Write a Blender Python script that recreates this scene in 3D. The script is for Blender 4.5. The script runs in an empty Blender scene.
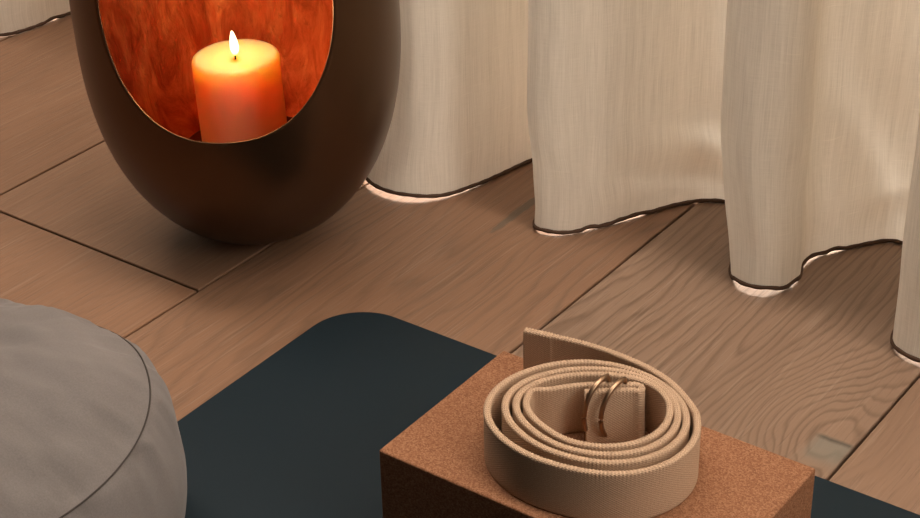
import bpy, bmesh, math, random
from mathutils import Vector, Matrix, noise
random.seed(7)
sc = bpy.context.scene
C = sc.collection
PI = math.pi

# ------------------------------------------------------------------ camera
FPX, PITCH, YAW, ROLL, CAMH = 1813.65, math.radians(30.5915), math.radians(36.5539), math.radians(-1.26609), 0.79
fw = Vector((-math.sin(YAW)*math.cos(PITCH), math.cos(YAW)*math.cos(PITCH), -math.sin(PITCH)))
r0 = Vector((math.cos(YAW), math.sin(YAW), 0)); u0 = r0.cross(fw)
rt = math.cos(ROLL)*r0 + math.sin(ROLL)*u0
up = -math.sin(ROLL)*r0 + math.cos(ROLL)*u0
cam = bpy.data.objects.new('camera', bpy.data.cameras.new('camera')); C.objects.link(cam)
cam.data.sensor_width = 36; cam.data.lens = FPX*36/920; cam.data.clip_start = .02
M = Matrix((rt, up, -fw)).transposed().to_4x4(); M.translation = (0, 0, CAMH)
cam.matrix_world = M
sc.camera = cam

# ------------------------------------------------------------------ light and exposure
sc.view_settings.view_transform = 'Standard'; sc.view_settings.look = 'None'
sc.view_settings.gamma = 1; sc.view_settings.use_curve_mapping = False
sc.view_settings.exposure = 0.0
w = bpy.data.worlds.new('room_ambient'); sc.world = w; w.use_nodes = True
wt = w.node_tree; bgn = wt.nodes['Background']          # dim room: brighter towards the window side and up, dark behind the viewer
wg = wt.nodes.new('ShaderNodeTexCoord'); wd = wt.nodes.new('ShaderNodeVectorMath'); wd.operation = 'DOT_PRODUCT'; wd.inputs[1].default_value = (.62, .60, .50)
wt.links.new(wg.outputs['Generated'], wd.inputs[0])
wr = wt.nodes.new('ShaderNodeValToRGB'); wr.color_ramp.elements[0].position = .0; wr.color_ramp.elements[0].color = (.012, .008, .006, 1)
wr.color_ramp.elements[1].position = 1; wr.color_ramp.elements[1].color = (.26, .215, .17, 1)
wt.links.new(wd.outputs['Value'], wr.inputs[0]); wt.links.new(wr.outputs[0], bgn.inputs['Color']); bgn.inputs['Strength'].default_value = 1
def area(name, loc, target, sx, sy, power, col):
    l = bpy.data.lights.new(name, 'AREA'); l.shape = 'RECTANGLE'; l.size = sx; l.size_y = sy; l.energy = power; l.color = col
    o = bpy.data.objects.new(name, l); C.objects.link(o); o.location = loc
    o.rotation_euler = (Vector(target)-Vector(loc)).to_track_quat('-Z', 'Y').to_euler()
    return o
area('window_daylight', (-.5, 2.25, 2.3), (-.5, 1.35, 0), 3.6, .9, 760, (1, .98, .94))
area('overhead_soft_fill', (-.95, 1.02, 2.3), (-.95, 1.02, 0), 3.8, .5, 76, (1, .87, .76)).rotation_euler = (0, 0, 0)   # added overhead soft fill, no lamp fixture; long axis along the curtain
area('right_soft_key', (2.3, .92, 2.0), (-.6, .9, .1), 1.5, 1.6, 55, (1, .90, .80))  # added soft key from the right; no window on that side

# ------------------------------------------------------------------ helpers
def link(name, me, mat=None, parent=None, smooth=True):
    o = bpy.data.objects.new(name, me); C.objects.link(o)
    if mat: me.materials.append(mat)
    if smooth:
        for p in me.polygons: p.use_smooth = True
    if parent: o.parent = parent
    return o
def from_bm(name, bm, mat=None, parent=None, smooth=True):
    me = bpy.data.meshes.new(name); bm.to_mesh(me); bm.free()
    return link(name, me, mat, parent, smooth)
def thing(name, label, cat, loc=(0, 0, 0)):
    o = bpy.data.objects.new(name, None); C.objects.link(o); o.location = loc; o.empty_display_size = .05
    o['label'] = label; o['category'] = cat
    return o
def tag(o, label, cat): o['label'] = label; o['category'] = cat; return o
def grid_mesh(name, rows, closed=False, uvs=None):
    nr, nc = len(rows), len(rows[0]); vs = [tuple(p) for r in rows for p in r]; fs = []
    for i in range(nr-1):
        for j in range(nc if closed else nc-1):
            k = (j+1) % nc
            fs.append((i*nc+j, i*nc+k, (i+1)*nc+k, (i+1)*nc+j))
    me = bpy.data.meshes.new(name); me.from_pydata(vs, [], fs)
    if uvs:
        uv = me.uv_layers.new(name='UVMap')
        for p in me.polygons:
            i = p.index // (nc if closed else nc-1); j = p.index % (nc if closed else nc-1)
            for li, (a, b) in zip(p.loop_indices, ((i, j), (i, j+1), (i+1, j+1), (i+1, j))): uv.data[li].uv = uvs(a, b)
    return me
def catmull(pts, per=12):
    out = []; n = len(pts); V = [Vector(p) for p in pts]
    for i in range(n-1):
        p0, p1, p2, p3 = V[max(i-1, 0)], V[i], V[i+1], V[min(i+2, n-1)]
        for k in range(per):
            t = k/per
            out.append(.5*((2*p1)+(p2-p0)*t+(2*p0-5*p1+4*p2-p3)*t*t+(3*p1-p0-3*p2+p3)*t**3))
    out.append(V[-1]); return out
def resample(pts, step):
    L = [0]
    for a, b in zip(pts, pts[1:]): L.append(L[-1]+(b-a).length)
    n = max(2, int(L[-1]/step)); out = []; j = 0
    for i in range(n+1):
        s = L[-1]*i/n
        while j < len(pts)-2 and L[j+1] < s: j += 1
        d = L[j+1]-L[j]; t = (s-L[j])/d if d > 0 else 0
        out.append(pts[j].lerp(pts[j+1], t))
    return out, L[-1]
def tube(pts, rad, n=10, closed=False):
    rows = []; N = len(pts); ref = Vector((0, 0, 1))
    for i, p in enumerate(pts):
        if closed: t = pts[(i+1) % N]-pts[i-1]
        else: t = pts[min(i+1, N-1)]-pts[max(i-1, 0)]
        t.normalize(); a = t.cross(ref)
        if a.length < 1e-3: a = t.cross(Vector((1, 0, 0)))
        a.normalize(); b = t.cross(a); ref = -b if False else ref
        r = rad(i) if callable(rad) else rad
        rows.append([p+r*(math.cos(2*PI*k/n)*a+math.sin(2*PI*k/n)*b) for k in range(n)])
    if closed: rows.append(rows[0])
    return rows
def interp(x, tab):
    if x <= tab[0][0]: return tab[0][1]
    for (a, ya), (b, yb) in zip(tab, tab[1:]):
        if x <= b:
            t = (x-a)/(b-a); t = t*t*(3-2*t); return ya+(yb-ya)*t
    return tab[-1][1]
def smooth(x): x = max(0, min(1, x)); return x*x*(3-2*x)

# ---- node helpers
class NT:
    def __init__(s, name):
        s.m = bpy.data.materials.new(name); s.m.use_nodes = True; s.t = s.m.node_tree
        s.b = s.t.nodes['Principled BSDF']; s.out = s.t.nodes['Material Output']
    def n(s, typ, **kw):
        nd = s.t.nodes.new(typ)
        for k, v in kw.items():
            if k.startswith('i_'):
                key = k[2:].replace('_', ' ')
                nd.inputs[int(key) if key.isdigit() else key].default_value = v
            else: setattr(nd, k, v)
        return nd
    def l(s, a, b): s.t.links.new(a, b)
    def math(s, op, a, b=None, c=None):
        nd = s.t.nodes.new('ShaderNodeMath'); nd.operation = op
        for i, x in enumerate((a, b, c)):
            if x is None: continue
            if isinstance(x, (int, float)): nd.inputs[i].default_value = x
            else: s.l(x, nd.inputs[i])
        return nd.outputs[0]
    def ramp(s, fac, stops, interp='LINEAR'):
        r = s.t.nodes.new('ShaderNodeValToRGB'); r.color_ramp.interpolation = interp
        e = r.color_ramp.elements
        while len(e) < len(stops): e.new(.5)
        for el, (p, c) in zip(e, stops):
            el.position = p; el.color = (c[0], c[1], c[2], 1) if not isinstance(c, (int, float)) else (c, c, c, 1)
        s.l(fac, r.inputs[0]); return r.outputs[0]
    def mix(s, fac, a, b, blend='MIX'):
        nd = s.t.nodes.new('ShaderNodeMix'); nd.data_type = 'RGBA'; nd.blend_type = blend
        for x, i in ((fac, 0), (a, 6), (b, 7)):
            if isinstance(x, (int, float)): nd.inputs[i].default_value = x
            elif isinstance(x, tuple): nd.inputs[i].default_value = (*x, 1)
            else: s.l(x, nd.inputs[i])
        return nd.outputs[2]
    def bump(s, h, strength, dist):
        nd = s.n('ShaderNodeBump', i_Strength=strength, i_Distance=dist); s.l(h, nd.inputs['Height'])
        return nd.outputs[0]
    def noise(s, vec, scale, detail=3, rough=.5, dist=0):
        nd = s.n('ShaderNodeTexNoise', i_Scale=scale, i_Detail=detail, i_Roughness=rough, i_Distortion=dist)
        if vec is not None: s.l(vec, nd.inputs['Vector'])
        return nd.outputs['Fac']
    def mapping(s, vec, scale=(1, 1, 1), loc=(0, 0, 0)):
        nd = s.n('ShaderNodeMapping'); nd.inputs['Scale'].default_value = scale; nd.inputs['Location'].default_value = loc
        s.l(vec, nd.inputs[0]); return nd.outputs[0]

KX, KY, SX, SY, SROT, CY, CX0 = -.446, 1.021, -.801, 1.168, 0.02, 1.0155, -.434
def mat_oak():
    N = NT('oiled_oak'); b = N.b
    uv = N.n('ShaderNodeUVMap', uv_map='UVMap').outputs[0]          # local metres (across, along)
    off = N.n('ShaderNodeUVMap', uv_map='Plank').outputs[0]         # heart depth, per-plank random
    s1 = N.n('ShaderNodeSeparateXYZ'); N.l(uv, s1.inputs[0]); s2 = N.n('ShaderNodeSeparateXYZ'); N.l(off, s2.inputs[0])
    x, y, dep, rnd = s1.outputs[0], s1.outputs[1], s2.outputs[0], s2.outputs[1]
    cv = N.n('ShaderNodeCombineXYZ'); N.l(x, cv.inputs[0]); N.l(y, cv.inputs[1]); N.l(N.math('MULTIPLY', rnd, 17.3), cv.inputs[2])
    vec = cv.outputs[0]
    low = N.noise(N.mapping(vec, (3, .9, 1)), 2.0, 2)
    med = N.noise(N.mapping(vec, (12, 1.6, 1)), 3.0, 2)
    xw = N.math('ADD', x, N.math('MULTIPLY', N.math('SUBTRACT', low, .5), .12))
    xw = N.math('ADD', xw, N.math('MULTIPLY', N.math('SUBTRACT', med, .5), .030))
    d = N.math('ADD', dep, N.math('MULTIPLY', y, .10))
    rad = N.math('SQRT', N.math('ADD', N.math('MULTIPLY', xw, xw), N.math('MULTIPLY', d, d)))
    ob = N.n('ShaderNodeTexCoord').outputs['Object']; so = N.n('ShaderNodeSeparateXYZ'); N.l(ob, so.inputs[0])
    def dist2(px, py, sx, sy, rot=0):
        dx, dy = N.math('SUBTRACT', so.outputs[0], px), N.math('SUBTRACT', so.outputs[1], py)
        c, sn = math.cos(rot), math.sin(rot)
        a = N.math('DIVIDE', N.math('ADD', N.math('MULTIPLY', dx, c), N.math('MULTIPLY', dy, sn)), sx)
        e = N.math('DIVIDE', N.math('SUBTRACT', N.math('MULTIPLY', dy, c), N.math('MULTIPLY', dx, sn)), sy)
        return N.math('ADD', N.math('MULTIPLY', a, a), N.math('MULTIPLY', e, e))
    wv = N.noise(N.mapping(vec, (1, 1, 1)), 60, 3, .6)
    knot = N.math('EXPONENT', N.math('MULTIPLY', dist2(KX, KY, .052, .075), -1))
    fld = N.math('ADD', N.math('ADD', N.math('MULTIPLY', rad, 105), N.math('MULTIPLY', N.noise(N.mapping(vec, (26, 5, 1)), 1, 3, .6), 2.6)), N.math('MULTIPLY', knot, 6.5))
    ring = N.math('FRACT', fld)
    ringd = N.ramp(ring, [(0, 0), (.5, .10), (.80, 1), (1, 0)])
    rst = N.ramp(N.math('ABSOLUTE', dep), [(.02, 1), (.075, .28)])
    rst = N.math('MULTIPLY', rst, N.ramp(N.noise(N.mapping(vec, (5, 2, 1)), 2, 2), [(.3, .45), (.65, 1)]))
    ringd = N.math('MULTIPLY', ringd, rst)
    fine = N.noise(N.mapping(vec, (420, 9, 1)), 1, 3, .6)
    pores = N.ramp(N.noise(N.mapping(vec, (800, 26, 1)), 1, 2), [(.56, 0), (.66, 1)])
    light = N.ramp(N.noise(N.mapping(vec, (500, 12, 1), (3, 3, 3)), 1, 2), [(.58, 0), (.70, 1)])
    blot = N.noise(N.mapping(vec, (7, 2.0, 1)), 1.2, 4, .6)
    base = N.ramp(rnd, [(0, (.275, .138, .074)), (1, (.272, .178, .120))])
    col = N.mix(1, base, N.ramp(blot, [(.25, (.82, .80, .78)), (.75, (1.12, 1.12, 1.12))]), 'MULTIPLY')
    col = N.mix(N.math('MULTIPLY', ringd, .9), col, (.125, .072, .044))
    col = N.mix(N.math('MULTIPLY', pores, .32), col, (.13, .078, .048))
    col = N.mix(N.math('MULTIPLY', light, .16), col, (.50, .38, .28))
    col = N.mix(N.math('MULTIPLY', fine, .18), col, (.16, .10, .062))
    # grey filled streak and patch
    st = N.ramp(N.math('ADD', dist2(SX, SY, .0045, .045, SROT), N.math('MULTIPLY', N.math('SUBTRACT', wv, .5), 1.6)), [(.55, 1), (1.0, 0)])
    col = N.mix(N.math('MULTIPLY', st, .7), col, (.10, .085, .065))
    c1 = N.ramp(N.math('ADD', N.math('SUBTRACT', so.outputs[1], CY), N.math('MULTIPLY', N.math('SUBTRACT', wv, .5), .004)), [(0, 1), (.0012, 0)])
    inx = N.ramp(N.math('SUBTRACT', so.outputs[0], CX0), [(0, 0), (.006, 1)])
    fade = N.ramp(N.math('SUBTRACT', CY, so.outputs[1]), [(0, 1), (.022, .75), (.036, 0)])
    pt = N.math('MULTIPLY', N.math('MULTIPLY', c1, inx), N.math('MULTIPLY', fade, N.ramp(N.math('SUBTRACT', -.4018, so.outputs[0]), [(0, 0), (.0001, 1)])))
    col = N.mix(N.math('MULTIPLY', pt, .7), col, (.185, .185, .150))
    crk = N.ramp(N.math('ABSOLUTE', N.math('ADD', N.math('SUBTRACT', so.outputs[1], CY), N.math('MULTIPLY', N.math('SUBTRACT', wv, .5), .004))), [(.0005, 1), (.0014, 0)])
    col = N.mix(N.math('MULTIPLY', N.math('MULTIPLY', crk, inx), N.math('MULTIPLY', N.ramp(N.math('SUBTRACT', -.4018, so.outputs[0]), [(0, 0), (.0001, 1)]), .75)), col, (.05, .03, .02))
    N.l(col, b.inputs['Base Color'])
    N.l(N.ramp(fine, [(.3, .33), (.7, .46)]), b.inputs['Roughness'])
    b.inputs['Specular IOR Level'].default_value = .45
    h = N.math('ADD', N.math('MULTIPLY', ringd, -.5), N.math('MULTIPLY', pores, -.6))
    h = N.math('ADD', h, N.math('MULTIPLY', fine, .5))
    N.l(N.bump(h, .35, .0008), b.inputs['Normal'])
    return N.m

def mat_linen():
    N = NT('slub_linen')
    uv = N.n('ShaderNodeUVMap', uv_map='UVMap').outputs[0]
    warp = N.noise(N.mapping(uv, (1100, 22, 1)), 1, 3, .6)
    weft = N.noise(N.mapping(uv, (70, 1300, 1)), 1, 3, .6)
    slub = N.ramp(N.noise(N.mapping(uv, (26, 520, 1), (5, 9, 0)), 1, 2), [(.66, 0), (.76, 1)])
    str_ = N.noise(N.mapping(uv, (170, 3, 1)), 1, 2, .6)
    fac = N.math('ADD', N.math('ADD', N.math('MULTIPLY', warp, .5), N.math('MULTIPLY', weft, .22)), N.math('MULTIPLY', str_, .28))
    col = N.ramp(fac, [(.30, (.53, .485, .415)), (.5, (.66, .61, .53)), (.70, (.76, .71, .63))])
    col = N.mix(N.math('MULTIPLY', slub, .35), col, (.82, .76, .66))
    bmp = N.bump(fac, .35, .0006)
    d = N.n('ShaderNodeBsdfDiffuse'); t = N.n('ShaderNodeBsdfTranslucent'); mx = N.n('ShaderNodeMixShader'); mx.inputs[0].default_value = .17
    N.l(col, d.inputs[0]); N.l(bmp, d.inputs['Normal']); N.l(bmp, t.inputs['Normal'])
    tc = N.mix(1, col, (.84, .77, .70), 'MULTIPLY'); N.l(tc, t.inputs[0])
    N.l(d.outputs[0], mx.inputs[1]); N.l(t.outputs[0], mx.inputs[2]); N.l(mx.outputs[0], N.out.inputs[0])
    return N.m

def simple(name, col, rough=.6, metal=0, spec=.5):
    N = NT(name); b = N.b; b.inputs['Base Color'].default_value = (*col, 1); b.inputs['Roughness'].default_value = rough
    b.inputs['Metallic'].default_value = metal; b.inputs['Specular IOR Level'].default_value = spec
    return N

def mat_cork():
    N = NT('fine_cork'); b = N.b
    o = N.n('ShaderNodeTexCoord').outputs['Object']
    v = N.n('ShaderNodeTexVoronoi', i_Scale=1150.0); N.l(o, v.inputs['Vector'])
    cell = N.n('ShaderNodeSeparateColor'); N.l(v.outputs['Color'], cell.inputs[0])
    big = N.noise(o, 800, 3, .65)
    col = N.ramp(cell.outputs[0], [(0, (.185, .076, .035)), (.5, (.265, .118, .058)), (1, (.345, .172, .092))])
    dark = N.ramp(big, [(.34, 1), (.42, 0)])
    col = N.mix(N.math('MULTIPLY', dark, .5), col, (.12, .045, .02))
    N.l(col, b.inputs['Base Color']); b.inputs['Roughness'].default_value = .85; b.inputs['Specular IOR Level'].default_value = .2
    N.l(N.bump(big, .35, .0008), b.inputs['Normal'])
    return N.m

def mat_webbing():
    N = NT('cotton_webbing'); b = N.b
    uv = N.n('ShaderNodeUVMap', uv_map='UVMap').outputs[0]
    s = N.n('ShaderNodeSeparateXYZ'); N.l(uv, s.inputs[0])
    a = N.math('SINE', N.math('MULTIPLY', s.outputs[0], 2*PI/.0026)); c = N.math('SINE', N.math('MULTIPLY', s.outputs[1], 2*PI/.0017))
    h = N.math('ADD', N.math('MULTIPLY', a, c), N.math('MULTIPLY', a, .12))
    ns = N.noise(N.mapping(uv, (900, 900, 1)), 1, 3, .6)
    col = N.ramp(ns, [(.3, (.46, .305, .198)), (.7, (.60, .43, .295))])
    col = N.mix(N.math('MULTIPLY', N.ramp(h, [(0, 1), (.35, 0)]), .22), col, (.25, .15, .085))
    N.l(col, b.inputs['Base Color']); b.inputs['Roughness'].default_value = .9; b.inputs['Specular IOR Level'].default_value = .15
    N.l(N.bump(h, .45, .0005), b.inputs['Normal'])
    return N.m

def mat_canvas():
    N = NT('grey_cotton'); b = N.b
    o = N.n('ShaderNodeTexCoord').outputs['Object']
    big = N.noise(o, 11, 3, .55); f = N.noise(o, 900, 2, .6)
    col = N.ramp(big, [(.3, (.126, .110, .104)), (.7, (.164, .144, .137))])
    col = N.mix(.25, col, N.ramp(f, [(.3, (.12, .11, .1)), (.7, (.23, .215, .205))]))
    N.l(col, b.inputs['Base Color']); b.inputs['Roughness'].default_value = .9; b.inputs['Specular IOR Level'].default_value = .15
    b.inputs['Sheen Weight'].default_value = .15
    wr = N.noise(N.mapping(o, (1, 1, 1)), 20, 2, .5, .3)
    N.l(N.bump(wr, .22, .010), b.inputs['Normal'])
    return N.m

def mat_copper():
    N = NT('copper_leaf'); b = N.b
    o = N.n('ShaderNodeTexCoord').outputs['Object']
    st = N.noise(N.mapping(o, (1, 1, .35)), 46, 6, .7, .6); sp = N.noise(N.mapping(o, (1, 1, .5)), 110, 4, .7)
    col = N.ramp(st, [(.28, (.30, .075, .026)), (.5, (.66, .225, .095)), (.70, (.95, .47, .22))])
    col = N.mix(N.ramp(sp, [(.58, 0), (.72, .55)]), col, (.25, .06, .02))
    N.l(col, b.inputs['Base Color']); b.inputs['Metallic'].default_value = 1.0
    N.l(N.ramp(sp, [(.3, .30), (.7, .52)]), b.inputs['Roughness'])
    N.l(N.bump(st, .3, .004), b.inputs['Normal'])
    return N.m

OAK, LINEN, CORK, WEB, CANVAS, COPPER = mat_oak(), mat_linen(), mat_cork(), mat_webbing(), mat_canvas(), mat_copper()
BRONZE = simple('dark_bronze', (.092, .048, .024), .36, .85).m
CORD = simple('dark_brown_cord', (.085, .048, .030), .8, 0, .2).m
RUBBER = simple('dark_slate_rubber', (.006, .0145, .0205), .62, 0, .2)
_n = RUBBER.noise(RUBBER.n('ShaderNodeTexCoord').outputs['Object'], 1400, 2, .5)
RUBBER.l(RUBBER.bump(_n, .25, .0006), RUBBER.b.inputs['Normal']); RUBBER = RUBBER.m
BRASS = simple('aged_brass', (.33, .215, .135), .33, 1).m
THREAD = simple('dark_grey_seam', (.055, .047, .042), .9, 0, .1).m
GAP = simple('plank_gap', (.03, .016, .009), .9, 0, .1).m
WALLP = simple('warm_plaster', (.55, .48, .40), .9, 0, .2).m
FRAMEM = simple('window_frame_paint', (.30, .25, .2), .5).m
_w = simple('candle_wax', (.92, .56, .31), .45, 0, .4)
_w.b.inputs['Subsurface Weight'].default_value = 1.0; _w.b.inputs['Subsurface Radius'].default_value = (1.0, .48, .22)
_w.b.inputs['Subsurface Scale'].default_value = .085
WAX = _w.m
_f = NT('candle_flame'); _e = _f.n('ShaderNodeEmission'); _g = _f.n('ShaderNodeTexCoord')
_s = _f.n('ShaderNodeSeparateXYZ'); _f.l(_g.outputs['Generated'], _s.inputs[0])
_f.l(_f.ramp(_s.outputs[2], [(0, (1, .35, .08)), (.25, (1, .72, .36)), (1, (1, .78, .42))]), _e.inputs[0]); _e.inputs[1].default_value = 4
_f.l(_e.outputs[0], _f.out.inputs[0]); FLAME = _f.m
WICK = simple('charred_wick', (.02, .012, .008), .9).m
TRAYM = simple('dark_red_bronze_tray', (.16, .045, .02), .35, .8).m

# ------------------------------------------------------------------ floor: planks run away from the camera
xs = [-1.2145, -.9468, -.6782, -.4018]
while xs[0] > -3.4: xs.insert(0, xs[0]-.2686)
while xs[-1] < 1.9: xs.append(xs[-1]+.2686)
bm = bmesh.new(); uvl = bm.loops.layers.uv.new('UVMap'); pll = bm.loops.layers.uv.new('Plank')
G = .0012
def slab(x0, x1, y0, y1, dep, rnd, yc):
    e = .0007
    lo = [bm.verts.new(p) for p in ((x0, y0, -.012), (x1, y0, -.012), (x1, y1, -.012), (x0, y1, -.012))]
    mi = [bm.verts.new(p) for p in ((x0, y0, -e), (x1, y0, -e), (x1, y1, -e), (x0, y1, -e))]
    hi = [bm.verts.new(p) for p in ((x0+e, y0+e, 0), (x1-e, y0+e, 0), (x1-e, y1-e, 0), (x0+e, y1-e, 0))]
    fs = [bm.faces.new(hi)]
    for A, B in ((lo, mi), (mi, hi)):
        for k in range(4): fs.append(bm.faces.new((A[k], A[(k+1) % 4], B[(k+1) % 4], B[k])))
    xc = (x0+x1)/2
    for fc in fs:
        for lp in fc.loops:
            lp[uvl].uv = (lp.vert.co.x-xc, lp.vert.co.y-yc); lp[pll].uv = (dep, rnd)
for i, (a, b) in enumerate(zip(xs, xs[1:])):
    cuts = [-1.6 + random.random()*.6, 3.2]
    if abs(a+1.2145) < .01: cuts = [-1.2, .909, 3.2]
    elif a > -1.0 and a < -.2: cuts = [-1.6, 3.2]
    else: cuts = [-1.6, -.2+random.random()*.5, 2.0+random.random()*.4, 3.2]
    for y0, y1 in zip(cuts, cuts[1:]):
        dep, rnd, yc = random.choice((-1, 1))*(.06+.1*random.random()), .15+.3*random.random(), (y0+y1)/2
        if abs(a+.6782) < .01: dep, rnd, yc = .012, .95, 1.35
        if abs(a+.9468) < .01: dep, rnd, yc = -.045, .30, 1.0
        if abs(a+.4018) < .01: dep, rnd, yc = .16, .75, 1.0
        slab(a+G, b-G, y0+G, y1-G, dep, rnd, yc)
floor = from_bm('floor', bm, OAK, smooth=False); floor['kind'] = 'structure'
bm = bmesh.new(); bmesh.ops.create_grid(bm, x_segments=1, y_segments=1, size=1)
for v in bm.verts: v.co = (-.75+v.co.x*2.9, .8+v.co.y*2.6, -.0115)
sub = from_bm('subfloor', bm, GAP, floor, False)

# ------------------------------------------------------------------ wall and window behind the curtain
def box(bm, x0, x1, y0, y1, z0, z1):
    v = [bm.verts.new((x, y, z)) for z in (z0, z1) for x, y in ((x0, y0), (x1, y0), (x1, y1), (x0, y1))]
    for q in ((3, 2, 1, 0), (4, 5, 6, 7), (0, 1, 5, 4), (1, 2, 6, 5), (2, 3, 7, 6), (3, 0, 4, 7)): bm.faces.new([v[k] for k in q])
bm = bmesh.new()
box(bm, -3.4, -2.4, 1.85, 2.0, 0, 2.7); box(bm, 1.2, 1.9, 1.85, 2.0, 0, 2.7); box(bm, -2.4, 1.2, 1.85, 2.0, 2.55, 2.7)
wl = from_bm('wall_back', bm, WALLP, smooth=False); wl['kind'] = 'structure'
bm = bmesh.new()
for x in (-2.4, -1.23, -.03, 1.14): box(bm, x, x+.06, 1.89, 1.95, 0, 2.55)
for z in (.0, 2.49): box(bm, -2.34, 1.14, 1.892, 1.948, z, z+.06)
wf = from_bm('window_1', bm, FRAMEM, smooth=False); wf['kind'] = 'structure'
_p = NT('window_glass'); _t = _p.n('ShaderNodeBsdfTransparent'); _gl = _p.n('ShaderNodeBsdfGlossy', i_Roughness=.02); _m = _p.n('ShaderNodeMixShader'); _m.inputs[0].default_value = .085
_p.l(_t.outputs[0], _m.inputs[1]); _p.l(_gl.outputs[0], _m.inputs[2]); _p.l(_m.outputs[0], _p.out.inputs[0])
bm = bmesh.new()
for a, b in ((-2.34, -1.23), (-1.17, -.03), (.03, 1.14)): box(bm, a, b, 1.916, 1.922, .06, 2.49)
from_bm('pane', bm, _p.m, wf, False)

# ------------------------------------------------------------------ curtain
hem = []
k = -2.36
while k < -1.75:
    hem += [(k, 1.17), (k+.045, 1.23), (k+.075, 1.30), (k+.105, 1.30), (k+.14, 1.23)]; k += .18
hem += [(-1.58, 1.29), (-1.55, 1.24), (-1.525, 1.185), (-1.505, 1.168), (-1.4888, 1.1761), (-1.4778, 1.2096), (-1.472, 1.2638), (-1.455, 1.30),
        (-1.43, 1.315), (-1.40, 1.32), (-1.37, 1.31), (-1.335, 1.27), (-1.30, 1.21), (-1.27, 1.185), (-1.24, 1.185), (-1.21, 1.19),
        (-1.18, 1.20), (-1.15, 1.20), (-1.125, 1.24), (-1.10, 1.29), (-1.07, 1.305), (-1.04, 1.27), (-1.01, 1.215), (-.975, 1.16), (-.9384, 1.1298), (-.9015, 1.127), (-.8726, 1.1487),
        (-.858, 1.1908), (-.8468, 1.2509), (-.833, 1.288), (-.812, 1.285), (-.797, 1.24), (-.785, 1.185), (-.7736, 1.1545), (-.7595, 1.1485),
        (-.7404, 1.1606), (-.7156, 1.2032), (-.6875, 1.2596), (-.6606, 1.2844), (-.635, 1.28), (-.615, 1.24), (-.6020, 1.205), (-.5935, 1.1815), (-.5835, 1.1685),
        (-.5725, 1.1622), (-.5613, 1.1620), (-.5530, 1.1665), (-.5460, 1.1758), (-.5415, 1.1885), (-.5403, 1.2020), (-.5470, 1.220), (-.5460, 1.242), (-.5345, 1.2646), (-.5116, 1.2962), (-.4925, 1.3049), (-.467, 1.295),
        (-.450, 1.235), (-.4386, 1.1611), (-.4116, 1.1407), (-.385, 1.155), (-.365, 1.22), (-.345, 1.28), (-.315, 1.30), (-.29, 1.26), (-.265, 1.18), (-.235, 1.15)]
k = -.20
while k < .75:
    hem += [(k, 1.19), (k+.03, 1.27), (k+.065, 1.30), (k+.10, 1.26), (k+.135, 1.18), (k+.16, 1.15)]; k += .18
hp, hl = resample(catmull([(a, b, 0) for a, b in hem], 14), .0042)
DU = [(-.85, 0), (-.80, -.008), (-.75, -.006), (-.70, 0), (-.64, -.012), (-.60, -.019), (-.565, -.012), (-.53, 0)]
DV = [(-1.10, 0), (-1.02, .03), (-.93, .036), (-.885, .014), (-.85, 0)]
GAPT = [(-1.53, .0005), (-1.50, .0035), (-1.48, .0005), (-1.0, .002), (-.96, .006), (-.90, .0056), (-.868, .0022), (-.85, .0002), (-.785, .0002), (-.760, .0030), (-.735, .0010), (-.72, .0003), (-.60, .0003), (-.590, .001), (-.578, .0052), (-.553, .0058), (-.541, .0010), (-.53, .0003), (-.442, .0003), (-.42, .0034), (-.38, .003), (-.36, .0004)]
def gap(p, i):
    g = interp(p.x, GAPT)
    d = noise.noise(Vector((i*.0042*38, 3.3, 0)))
    return max(.0001, g + (.0060*max(0, d-.08) if p.y > 1.17 else .0006*d))
CR = .0019
DENTS = [(-.748, .052, .016, .022, .007, .3), (-.722, .07, .010, .05, -.004, -.2), (-.680, .055, .028, .012, .006, -.5), (-.690, .032, .030, .008, -.005, -.45), (-.655, .075, .02, .014, -.002, -.6),
         (-.575, .06, .010, .05, .004, .2), (-.53, .10, .010, .10, .006, .25), (-.505, .09, .014, .07, -.006, .25), (-.90, .05, .02, .03, .004, 0), (-.50, .05, .03, .012, .004, .5)]
hemz = [gap(p, i)+CR for i, p in enumerate(hp)]
zr = [0, .008, .016, .024, .032, .040, .048, .056, .064, .072, .08, .09, .10, .11, .125, .14, .155, .17, .19, .21, .235, .26, .32, .4, .5, .7, 1.0, 1.4, 1.9, 2.4]
rows = []
for z in zr:
    t = smooth(z/.13); row = []; low = math.exp(-z/.12)
    for i, p in enumerate(hp):
        s = i*.0042
        wob = .006*low*smooth(z/.02)*noise.noise(Vector((s*22, z*20, 1.7))) + .004*smooth(z/.05)*noise.noise(Vector((s*9, z*5, 8.1)))
        for (bu, bz, su, sz, am, ro) in DENTS:
            a1_, b1_ = p.x-bu, z-bz; c1_, s1_ = math.cos(ro), math.sin(ro)
            q_ = ((a1_*c1_+b1_*s1_)/su)**2+((b1_*c1_-a1_*s1_)/sz)**2
            if q_ < 9: wob += am*math.exp(-q_)
        row.append(Vector((p.x+interp(p.x, DU)*t, p.y+interp(p.x, DV)*t+wob, hemz[i]*(1-z/2.4)+z)))
    rows.append(row)
cur = thing('linen_curtain', 'pale beige linen curtain in soft folds with dark brown corded hem above the floor', 'curtain', (-.75, 1.22, 0))
pinv = Vector((-.75, 1.22, 0))
rows = [[p-pinv for p in r] for r in rows]
link('cloth', grid_mesh('cloth', rows, False, lambda a, b: (b*.0042, zr[a])), LINEN, cur)
cp = [rows[0][i].copy() for i in range(len(hp))]
link('hem_cord', grid_mesh('hem_cord', tube(cp, lambda i: CR*(1+.12*math.sin(i*1.9)), 8), True), CORD, cur)['label'] = 'dark brown corded hem'

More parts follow.
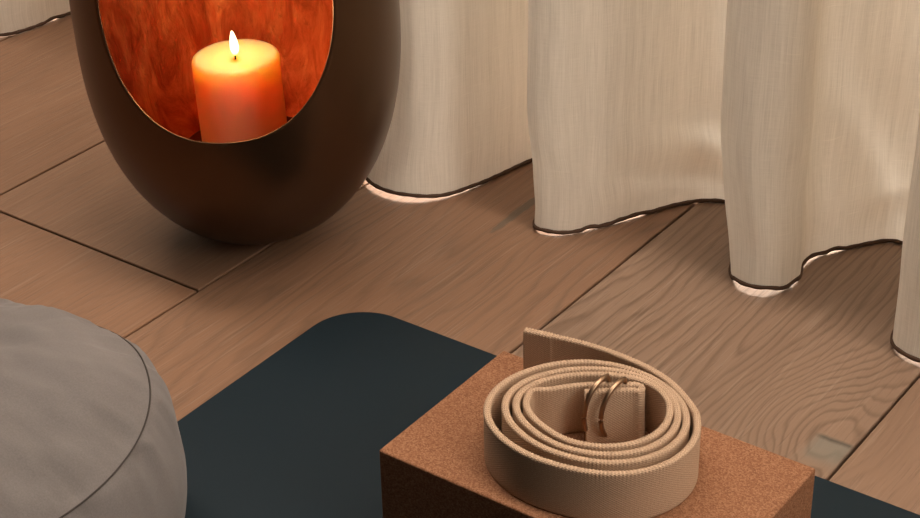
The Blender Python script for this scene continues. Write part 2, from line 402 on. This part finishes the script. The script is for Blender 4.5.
# ------------------------------------------------------------------ egg shaped lantern
TILT = math.radians(-1.4)
ex, ey = -.9778+.0025*math.cos(YAW), 1.0208+.0025*math.sin(YAW)
egg = thing('egg_lantern', 'large dark bronze egg shaped candle lantern with copper lined opening on the wooden floor', 'lantern', (ex, ey, .0006))
egg.rotation_mode = 'AXIS_ANGLE'; egg.rotation_axis_angle = (TILT, -math.sin(YAW), math.cos(YAW), 0)
ER, EA, EZ, EM = .1345, .2121, .2089, 2.5437
def erad(z, off=0):
    return max(0, ER*max(0, 1-min(1, abs(z-EZ)/EA)**EM)**.5 - off)
FACE = math.radians(-55.2); OA, OZ, OB, OBT, OE = .0925, .272, .124, .098, 2.5
def phi(z):
    b = OB if z < OZ else OBT
    k = abs(z-OZ)/b
    if k >= 1: return 0
    return math.asin(OA*(1-k**OE)**(1/OE)/ER)
ztop = EZ+EA
zs = [0.0005+.03*(i/8)**1.6 for i in range(8)] + [.0305+(OZ-OB-.0305)*i/16 for i in range(16)]
z0, z1 = OZ-OB, OZ+OBT
zs += [z0+(z1-z0)*(1-math.cos(PI*i/70))/2 for i in range(71)]
zs += [z1+(ztop-z1)*math.sin(PI/2*i/10) for i in range(1, 11)]
def egg_shell(off):
    bm = bmesh.new(); NC = 140; prev = None
    for z in zs:
        zz = max(z, off*1.3) if z < .02 else min(z, ztop-off*1.2) if z > ztop-.02 else z
        p = phi(z); r = erad(z, off)
        row = [bm.verts.new((r*math.cos(FACE+p+(2*PI-2*p)*k/NC), r*math.sin(FACE+p+(2*PI-2*p)*k/NC), zz)) for k in range(NC+1)]
        if prev:
            for k in range(NC): bm.faces.new((prev[k], prev[k+1], row[k+1], row[k]))
        else: first = row
        prev = row
    bm.faces.new(list(reversed(first[:-1])))
    bmesh.ops.remove_doubles(bm, verts=bm.verts, dist=.00015)
    bmesh.ops.recalc_face_normals(bm, faces=bm.faces)
    return bm
sh = from_bm('shell', egg_shell(0), BRONZE, egg)
md = sh.modifiers.new('wall', 'SOLIDIFY'); md.thickness = .0011; md.offset = -1
bm = egg_shell(.0015); bmesh.ops.reverse_faces(bm, faces=bm.faces)
li = from_bm('lining', bm, COPPER, egg); li['label'] = 'mottled copper lining'
TZ = .0775
def lathe(prof, n=64):
    return [[Vector((r*math.cos(2*PI*k/n), r*math.sin(2*PI*k/n), z)) for k in range(n)] for r, z in prof]
tray = link('candle_tray', grid_mesh('candle_tray', lathe([(.0001, .004), (.034, .004), (.030, .012), (.012, .03), (.012, TZ-.008), (.05, TZ-.004), (.0605, TZ-.002), (.0612, TZ+.0012), (.0600, TZ+.0012), (.0588, TZ), (.0001, TZ)]), True), TRAYM, egg)

# ------------------------------------------------------------------ pillar candle
egg_M = Matrix.Translation((ex, ey, .0006)) @ Matrix.Rotation(TILT, 4, Vector((-math.sin(YAW), math.cos(YAW), 0)))
cpos = egg_M @ Vector((-.0060, -.002, TZ+.0003))
can = thing('pillar_candle', 'lit short pillar candle glowing orange inside the egg shaped lantern', 'candle', cpos)
can.rotation_mode = 'AXIS_ANGLE'; can.rotation_axis_angle = (TILT*1.3, -math.sin(YAW), math.cos(YAW), 0)
CRD, CH = .0372, .0855
prof = [(.0001, 0), (CRD-.0015, 0), (CRD, .0015)]+[(CRD, .0015+(CH-.006)*i/8) for i in range(1, 8)]
prof += [(CRD, CH-.0035), (CRD-.0007, CH-.0014), (CRD-.0022, CH-.0003), (CRD-.0045, CH), (CRD-.008, CH-.0008), (.022, CH-.0024), (.010, CH-.0032), (.0001, CH-.0034)]
link('wax_body', grid_mesh('wax_body', lathe(prof, 72), True), WAX, can)
wp = [Vector((.0, 0, CH-.005)), Vector((.0004, 0, CH+.001)), Vector((.0016, .0006, CH+.005)), Vector((.0034, .001, CH+.0085))]
wp = catmull(wp, 6)
link('wick', grid_mesh('wick', tube(wp, .0009, 8), True), WICK, can)
fp = [(.0001, .0), (.0020, .0006), (.0036, .003), (.0046, .007), (.0047, .011), (.0041, .016), (.0029, .0215), (.0016, .0255), (.0007, .0272), (.0001, .0276)]
fl = link('flame', grid_mesh('flame', lathe([(r, z) for r, z in fp], 24), True), FLAME, can)
for v in fl.data.vertices: v.co.x -= .0012*(v.co.z/.027)**2; v.co.z *= .80; v.co.y *= .80; v.co.x *= .80
fl.location = (.0005, 0, CH+.0005)
fl['label'] = 'bright yellow white flame'
pl = bpy.data.lights.new('candle_flame_light', 'POINT'); pl.energy = .27; pl.color = (1, .50, .20); pl.shadow_soft_size = .006
po = bpy.data.objects.new('candle_flame_light', pl); C.objects.link(po); po.parent = can; po.location = (0, 0, CH+.034)

# ------------------------------------------------------------------ exercise mat
def rounded_slab(x0, x1, y0, y1, r, z0, z1, e=.0012):
    def loop(o, z):
        pts = []
        for cx, cy, a0 in ((x1-r, y1-r, 0), (x0+r, y1-r, 90), (x0+r, y0+r, 180), (x1-r, y0+r, 270)):
            for k in range(17):
                a = math.radians(a0+90*k/16); pts.append(Vector((cx+(r-o)*math.cos(a), cy+(r-o)*math.sin(a), z)))
        return pts
    bm = bmesh.new(); prev = None
    for o, z in ((e, z0), (0, z0+e), (0, z1-e), (e*.3, z1-e*.3), (e, z1)):
        row = [bm.verts.new(p) for p in loop(o, z)]
        if prev:
            for k in range(len(row)): bm.faces.new((prev[k], prev[(k+1) % len(row)], row[(k+1) % len(row)], row[k]))
        else: bm.faces.new(list(reversed(row)))
        prev = row
    bm.faces.new(prev); return bm
bm = rounded_slab(-.33, .33, -.905, .905, .047, 0, .0045)
mat = from_bm('exercise_mat', bm, RUBBER, smooth=False)
mat.location = (-.493, .9607-.905+.0042, .0003); mat.rotation_euler = (0, 0, math.radians(.3))
tag(mat, 'dark slate exercise mat with rounded corner lying flat on the wooden floor', 'mat')

# ------------------------------------------------------------------ cork block
bm = bmesh.new(); BX0, BX1, BY0, BY1 = -.6156, -.3722, .7362, .8796
bmesh.ops.create_cube(bm, size=1)
for v in bm.verts: v.co = (v.co.x*(BX1-BX0), v.co.y*(BY1-BY0), v.co.z*.075+.0375)
bmesh.ops.bevel(bm, geom=bm.edges[:], offset=.0014, segments=3, affect='EDGES', profile=.5)
cb = from_bm('cork_block', bm, CORK, smooth=False); cb.location = ((BX0+BX1)/2, (BY0+BY1)/2, .0050)
tag(cb, 'reddish brown cork block standing on the dark mat under the rolled strap', 'block')

# ------------------------------------------------------------------ rolled strap
cx, cy = -.4945, .8055
outer = [(-0.5546, 0.7702), (-0.5619, 0.7896), (-0.5614, 0.8094), (-0.5523, 0.8312), (-0.5343, 0.8521), (-0.5099, 0.8629), (-0.4786, 0.8617), (-0.4496, 0.85), (-0.4304, 0.8289), (-0.4257, 0.8093), (-0.4266, 0.7926), (-0.4357, 0.7734), (-0.4492, 0.7595), (-0.4672, 0.7518), (-0.4838, 0.7484), (-0.5234, 0.7499), (-0.5408, 0.7572)]
inner = [(-0.5369, 0.793), (-0.5403, 0.8016), (-0.5361, 0.8127), (-0.5219, 0.8300), (-0.5100, 0.8400), (-0.4882, 0.8523), (-.4700, .8480), (-0.4576, 0.8272), (-0.4566, 0.8084), (-0.4636, 0.7947), (-0.4733, 0.7855), (-0.4846, 0.779), (-0.5081, 0.7796), (-0.5252, 0.7849)]
def polar(pts):
    q = sorted((math.atan2(y-cy, x-cx), math.hypot(x-cx, y-cy)) for x, y in pts)
    return [(q[-1][0]-2*PI, q[-1][1])]+q+[(q[0][0]+2*PI, q[0][1])]
outer = [(cx+(x-cx)*1.035, cy+(y-cy)*1.035) for x, y in outer]
PO, PI_ = polar(outer), polar(inner)
def rfun(P, th):
    th = (th+PI) % (2*PI)-PI
    acc = 0
    for dth, wgt in ((-.2, .2), (-.1, .2), (0, .2), (.1, .2), (.2, .2)):
        t = (th+dth+PI) % (2*PI)-PI
        for (a, ra), (b, rb) in zip(P, P[1:]):
            if a <= t <= b: acc += wgt*(ra+(rb-ra)*(t-a)/(b-a)); break
    return acc
TH = .0046
a0, a1 = math.radians(38), math.radians(180-1440)
path = [Vector(p) for p in ((-.5858, .8625, 0), (-.5648, .8672, 0), (-.5324, .8722, 0), (-.5002, .8712, 0), (-.4800, .8668, 0), (-.4630, .8590, 0))]
NS = 240
def rmeas(th): return rfun(PO, th)-TH*.5
def depth(th): return rmeas(th)-(rfun(PI_, th)+TH*.5)
def gk(k): return .30*smooth((k-.45)/.55) if k < 1 else .30+.70*(k-1)/2.625
sp0 = []
for i in range(NS+1):
    th = a0+(a1-a0)*i/NS; k = (a0-th)/(2*PI); kk = k % 1
    boost = gk(kk)*depth(th)*smooth((1-kk)/.22)
    r = rmeas(th)+boost-(depth(th)+boost)*gk(k)
    sp0.append(Vector((cx+r*math.cos(th), cy+r*math.sin(th), 0)))
for _ in range(6): sp0 = [sp0[0]]+[(sp0[i-1]+2*sp0[i]+sp0[i+1])/4 for i in range(1, NS)]+[sp0[-1]]
path += sp0[::2]
ring_a, ring_b = Vector((-.5085, .8365, 0)), Vector((-.4985, .8425, 0))
path += [Vector(p) for p in ((-.5325, .8130, 0), (-.5210, .8260, 0), (-.5085, .8365, 0), (-.4985, .8425, 0), (-.4905, .8485, 0), (-.4852, .8490, 0), (-.4838, .8445, 0), (-.4880, .8425, 0), (-.4965, .8365, 0), (-.5050, .8300, 0), (-.5122, .8236, 0))]
sp, slen = resample(catmull(path, 8), .00055)
W = .0375; LEAN = .0065; LN = int(.082/.00055)
def strap_mesh(pts, thick):
    # cross-section: rounded rectangle, upright
    sec = []
    for zz, oo in ((0, 0), (0, .30), (.0006, .47), (.002, .5), (.010, .5), (W/2, .5), (W-.010, .5), (W-.0034, .5), (W-.0018, .5), (W-.0006, .47), (W, .30), (W, 0)): sec.append((oo, zz))
    sec = sec+[(-o, z) for o, z in reversed(sec[1:-1])]
    vl = [0]
    for (o1, z1), (o2, z2) in zip(sec, sec[1:]): vl.append(vl[-1]+math.hypot((o1-o2)*thick(0), z1-z2))
    rows = []; N = len(pts)
    for i, p in enumerate(pts):
        t = (pts[min(i+2, N-1)]-pts[max(i-2, 0)]).normalized(); n = Vector((-t.y, t.x, 0)); th = thick(i)
        s = i*.00055; ser = .00030*math.sin(2*PI*s/.0023)
        row = []; lean = LEAN*smooth((i-(N-LN))/40) if i > N-LN else 0
        for o, z in sec:
            edge = 1 if z > W-.003 else 0
            row.append(p+n*(o*th+(ser*.9*(1 if abs(o) > .4 else 0)*edge*(1 if o > 0 else -1)))+Vector((.655, -.755, 0))*lean*(1-z/W)+Vector((0, 0, z+edge*ser)))
        rows.append(row)
    return rows, vl
tail_n = int(.021/.00055)
rows, vl = strap_mesh(sp, lambda i: TH*(1.2 if i < tail_n else 1))
strap = thing('rolled_strap', 'cream webbing strap coiled up on top of the reddish brown cork block', 'strap', (cx, cy, .0802))
rows = [[p-Vector((cx, cy, 0)) for p in r] for r in rows]
me = grid_mesh('webbing', rows, True, lambda a, b: (a*.00055, vl[b] if b < len(vl) else vl[-1]+.0008))
bm = bmesh.new(); bm.from_mesh(me); bm.verts.ensure_lookup_table(); nc = len(rows[0])
bm.faces.new([bm.verts[k] for k in reversed(range(nc))]); bm.faces.new([bm.verts[len(rows)*nc-nc+k] for k in range(nc)])
bm.to_mesh(me); bm.free()
link('webbing', me, WEB, strap)
hdir = (-r0*.70 - Vector((-math.sin(YAW), math.cos(YAW), 0))*.70)
for base, dz in ((Vector((-.5060, .8355, 0)), .0030), (Vector((-.4960, .8400, 0)), .0022)):
    cpt = base-Vector((cx, cy, 0)); pts = []
    hb = -hdir*.0060
    for k in range(28):
        a = -PI/2+PI*k/27
        pts.append(cpt+hdir*(-.004+.0225*math.cos(a)**.8 if math.cos(a) > 1e-6 else -.004)+Vector((0, 0, W/2+.0006+dz*.5+(W/2+.0002+dz)*math.sin(a))))
    for k in range(1, 8): pts.append(cpt+hb+Vector((0, 0, W/2+.0006+dz*.5+(W/2+.0002+dz)*(1-2*k/8))))
    link('metal_ring', grid_mesh('metal_ring', tube(pts, .0017, 10, True), True), BRASS, strap)['label'] = 'aged brass coloured D ring'

# ------------------------------------------------------------------ round cushion
PX, PY, PR, PZ = -.845, .536, .161, .13
pouf = thing('floor_cushion', 'round grey cotton floor cushion with a seamed top beside the dark mat', 'cushion', (PX, PY, .0050))
zb = .0050
def sag(x, y): return -.016*smooth((-math.sin(YAW)*x+math.cos(YAW)*y-.06)/.10)
def puck(a, amt): return amt*(noise.noise(Vector((math.cos(a)*7, math.sin(a)*7, 2.2)))+.6*1.1*noise.noise(Vector((math.cos(a)*21, math.sin(a)*21, 5.2))))
NA = 240; NRT = 60
rows = []
for i in range(NRT+1):
    f = i/NRT; r = PR*(1-f)
    row = []
    for k in range(NA):
        a = 2*PI*k/NA; x, y = r*math.cos(a), r*math.sin(a)
        dome = .037*(1-(1-f)**3.6)
        wr = .0075*noise.noise(Vector((x*13+3, y*22, .4)))+.0045*noise.noise(Vector((x*30, y*48, 2.4)))
        near = math.exp(-f*PR/.022)*smooth(f*PR/.006)
        row.append(Vector((x, y, sag(x, y)+PZ-zb+dome+wr*smooth(f*PR/.03)+near*puck(a, .0065))))
    rows.append(row)
link('top_panel', grid_mesh('top_panel', rows, True), CANVAS, pouf)
rows = []
for i in range(41):
    f = i/40; z = (PZ-zb)*(1-f)
    bulge = .018*math.sin(PI*min(1, f*1.02))**.7
    row = []
    for k in range(NA):
        a = 2*PI*k/NA
        d = math.exp(-f*.125/.025)*smooth(f/.05)*puck(a+.02, .0065)+.003*smooth(f/.2)*noise.noise(Vector((math.cos(a)*3, math.sin(a)*3, f*2.5)))
        r = PR+bulge+d-(.012*smooth((f-.85)/.15))
        row.append(Vector((r*math.cos(a), r*math.sin(a), z+(1-f)*sag(PR*math.cos(a), PR*math.sin(a)))))
    rows.append(row)
bot = [Vector((p.x*.02, p.y*.02, 0)) for p in rows[-1]]
rows.append(bot)
link('side_panel', grid_mesh('side_panel', rows, True), CANVAS, pouf)
seam = [Vector(((PR+.0004)*math.cos(2*PI*k/NA), (PR+.0004)*math.sin(2*PI*k/NA), PZ-zb+.0002+sag(PR*math.cos(2*PI*k/NA), PR*math.sin(2*PI*k/NA)))) for k in range(NA)]
link('seam', grid_mesh('seam', tube(seam, .0006, 6, True), True), THREAD, pouf)['label'] = 'thin dark seam'
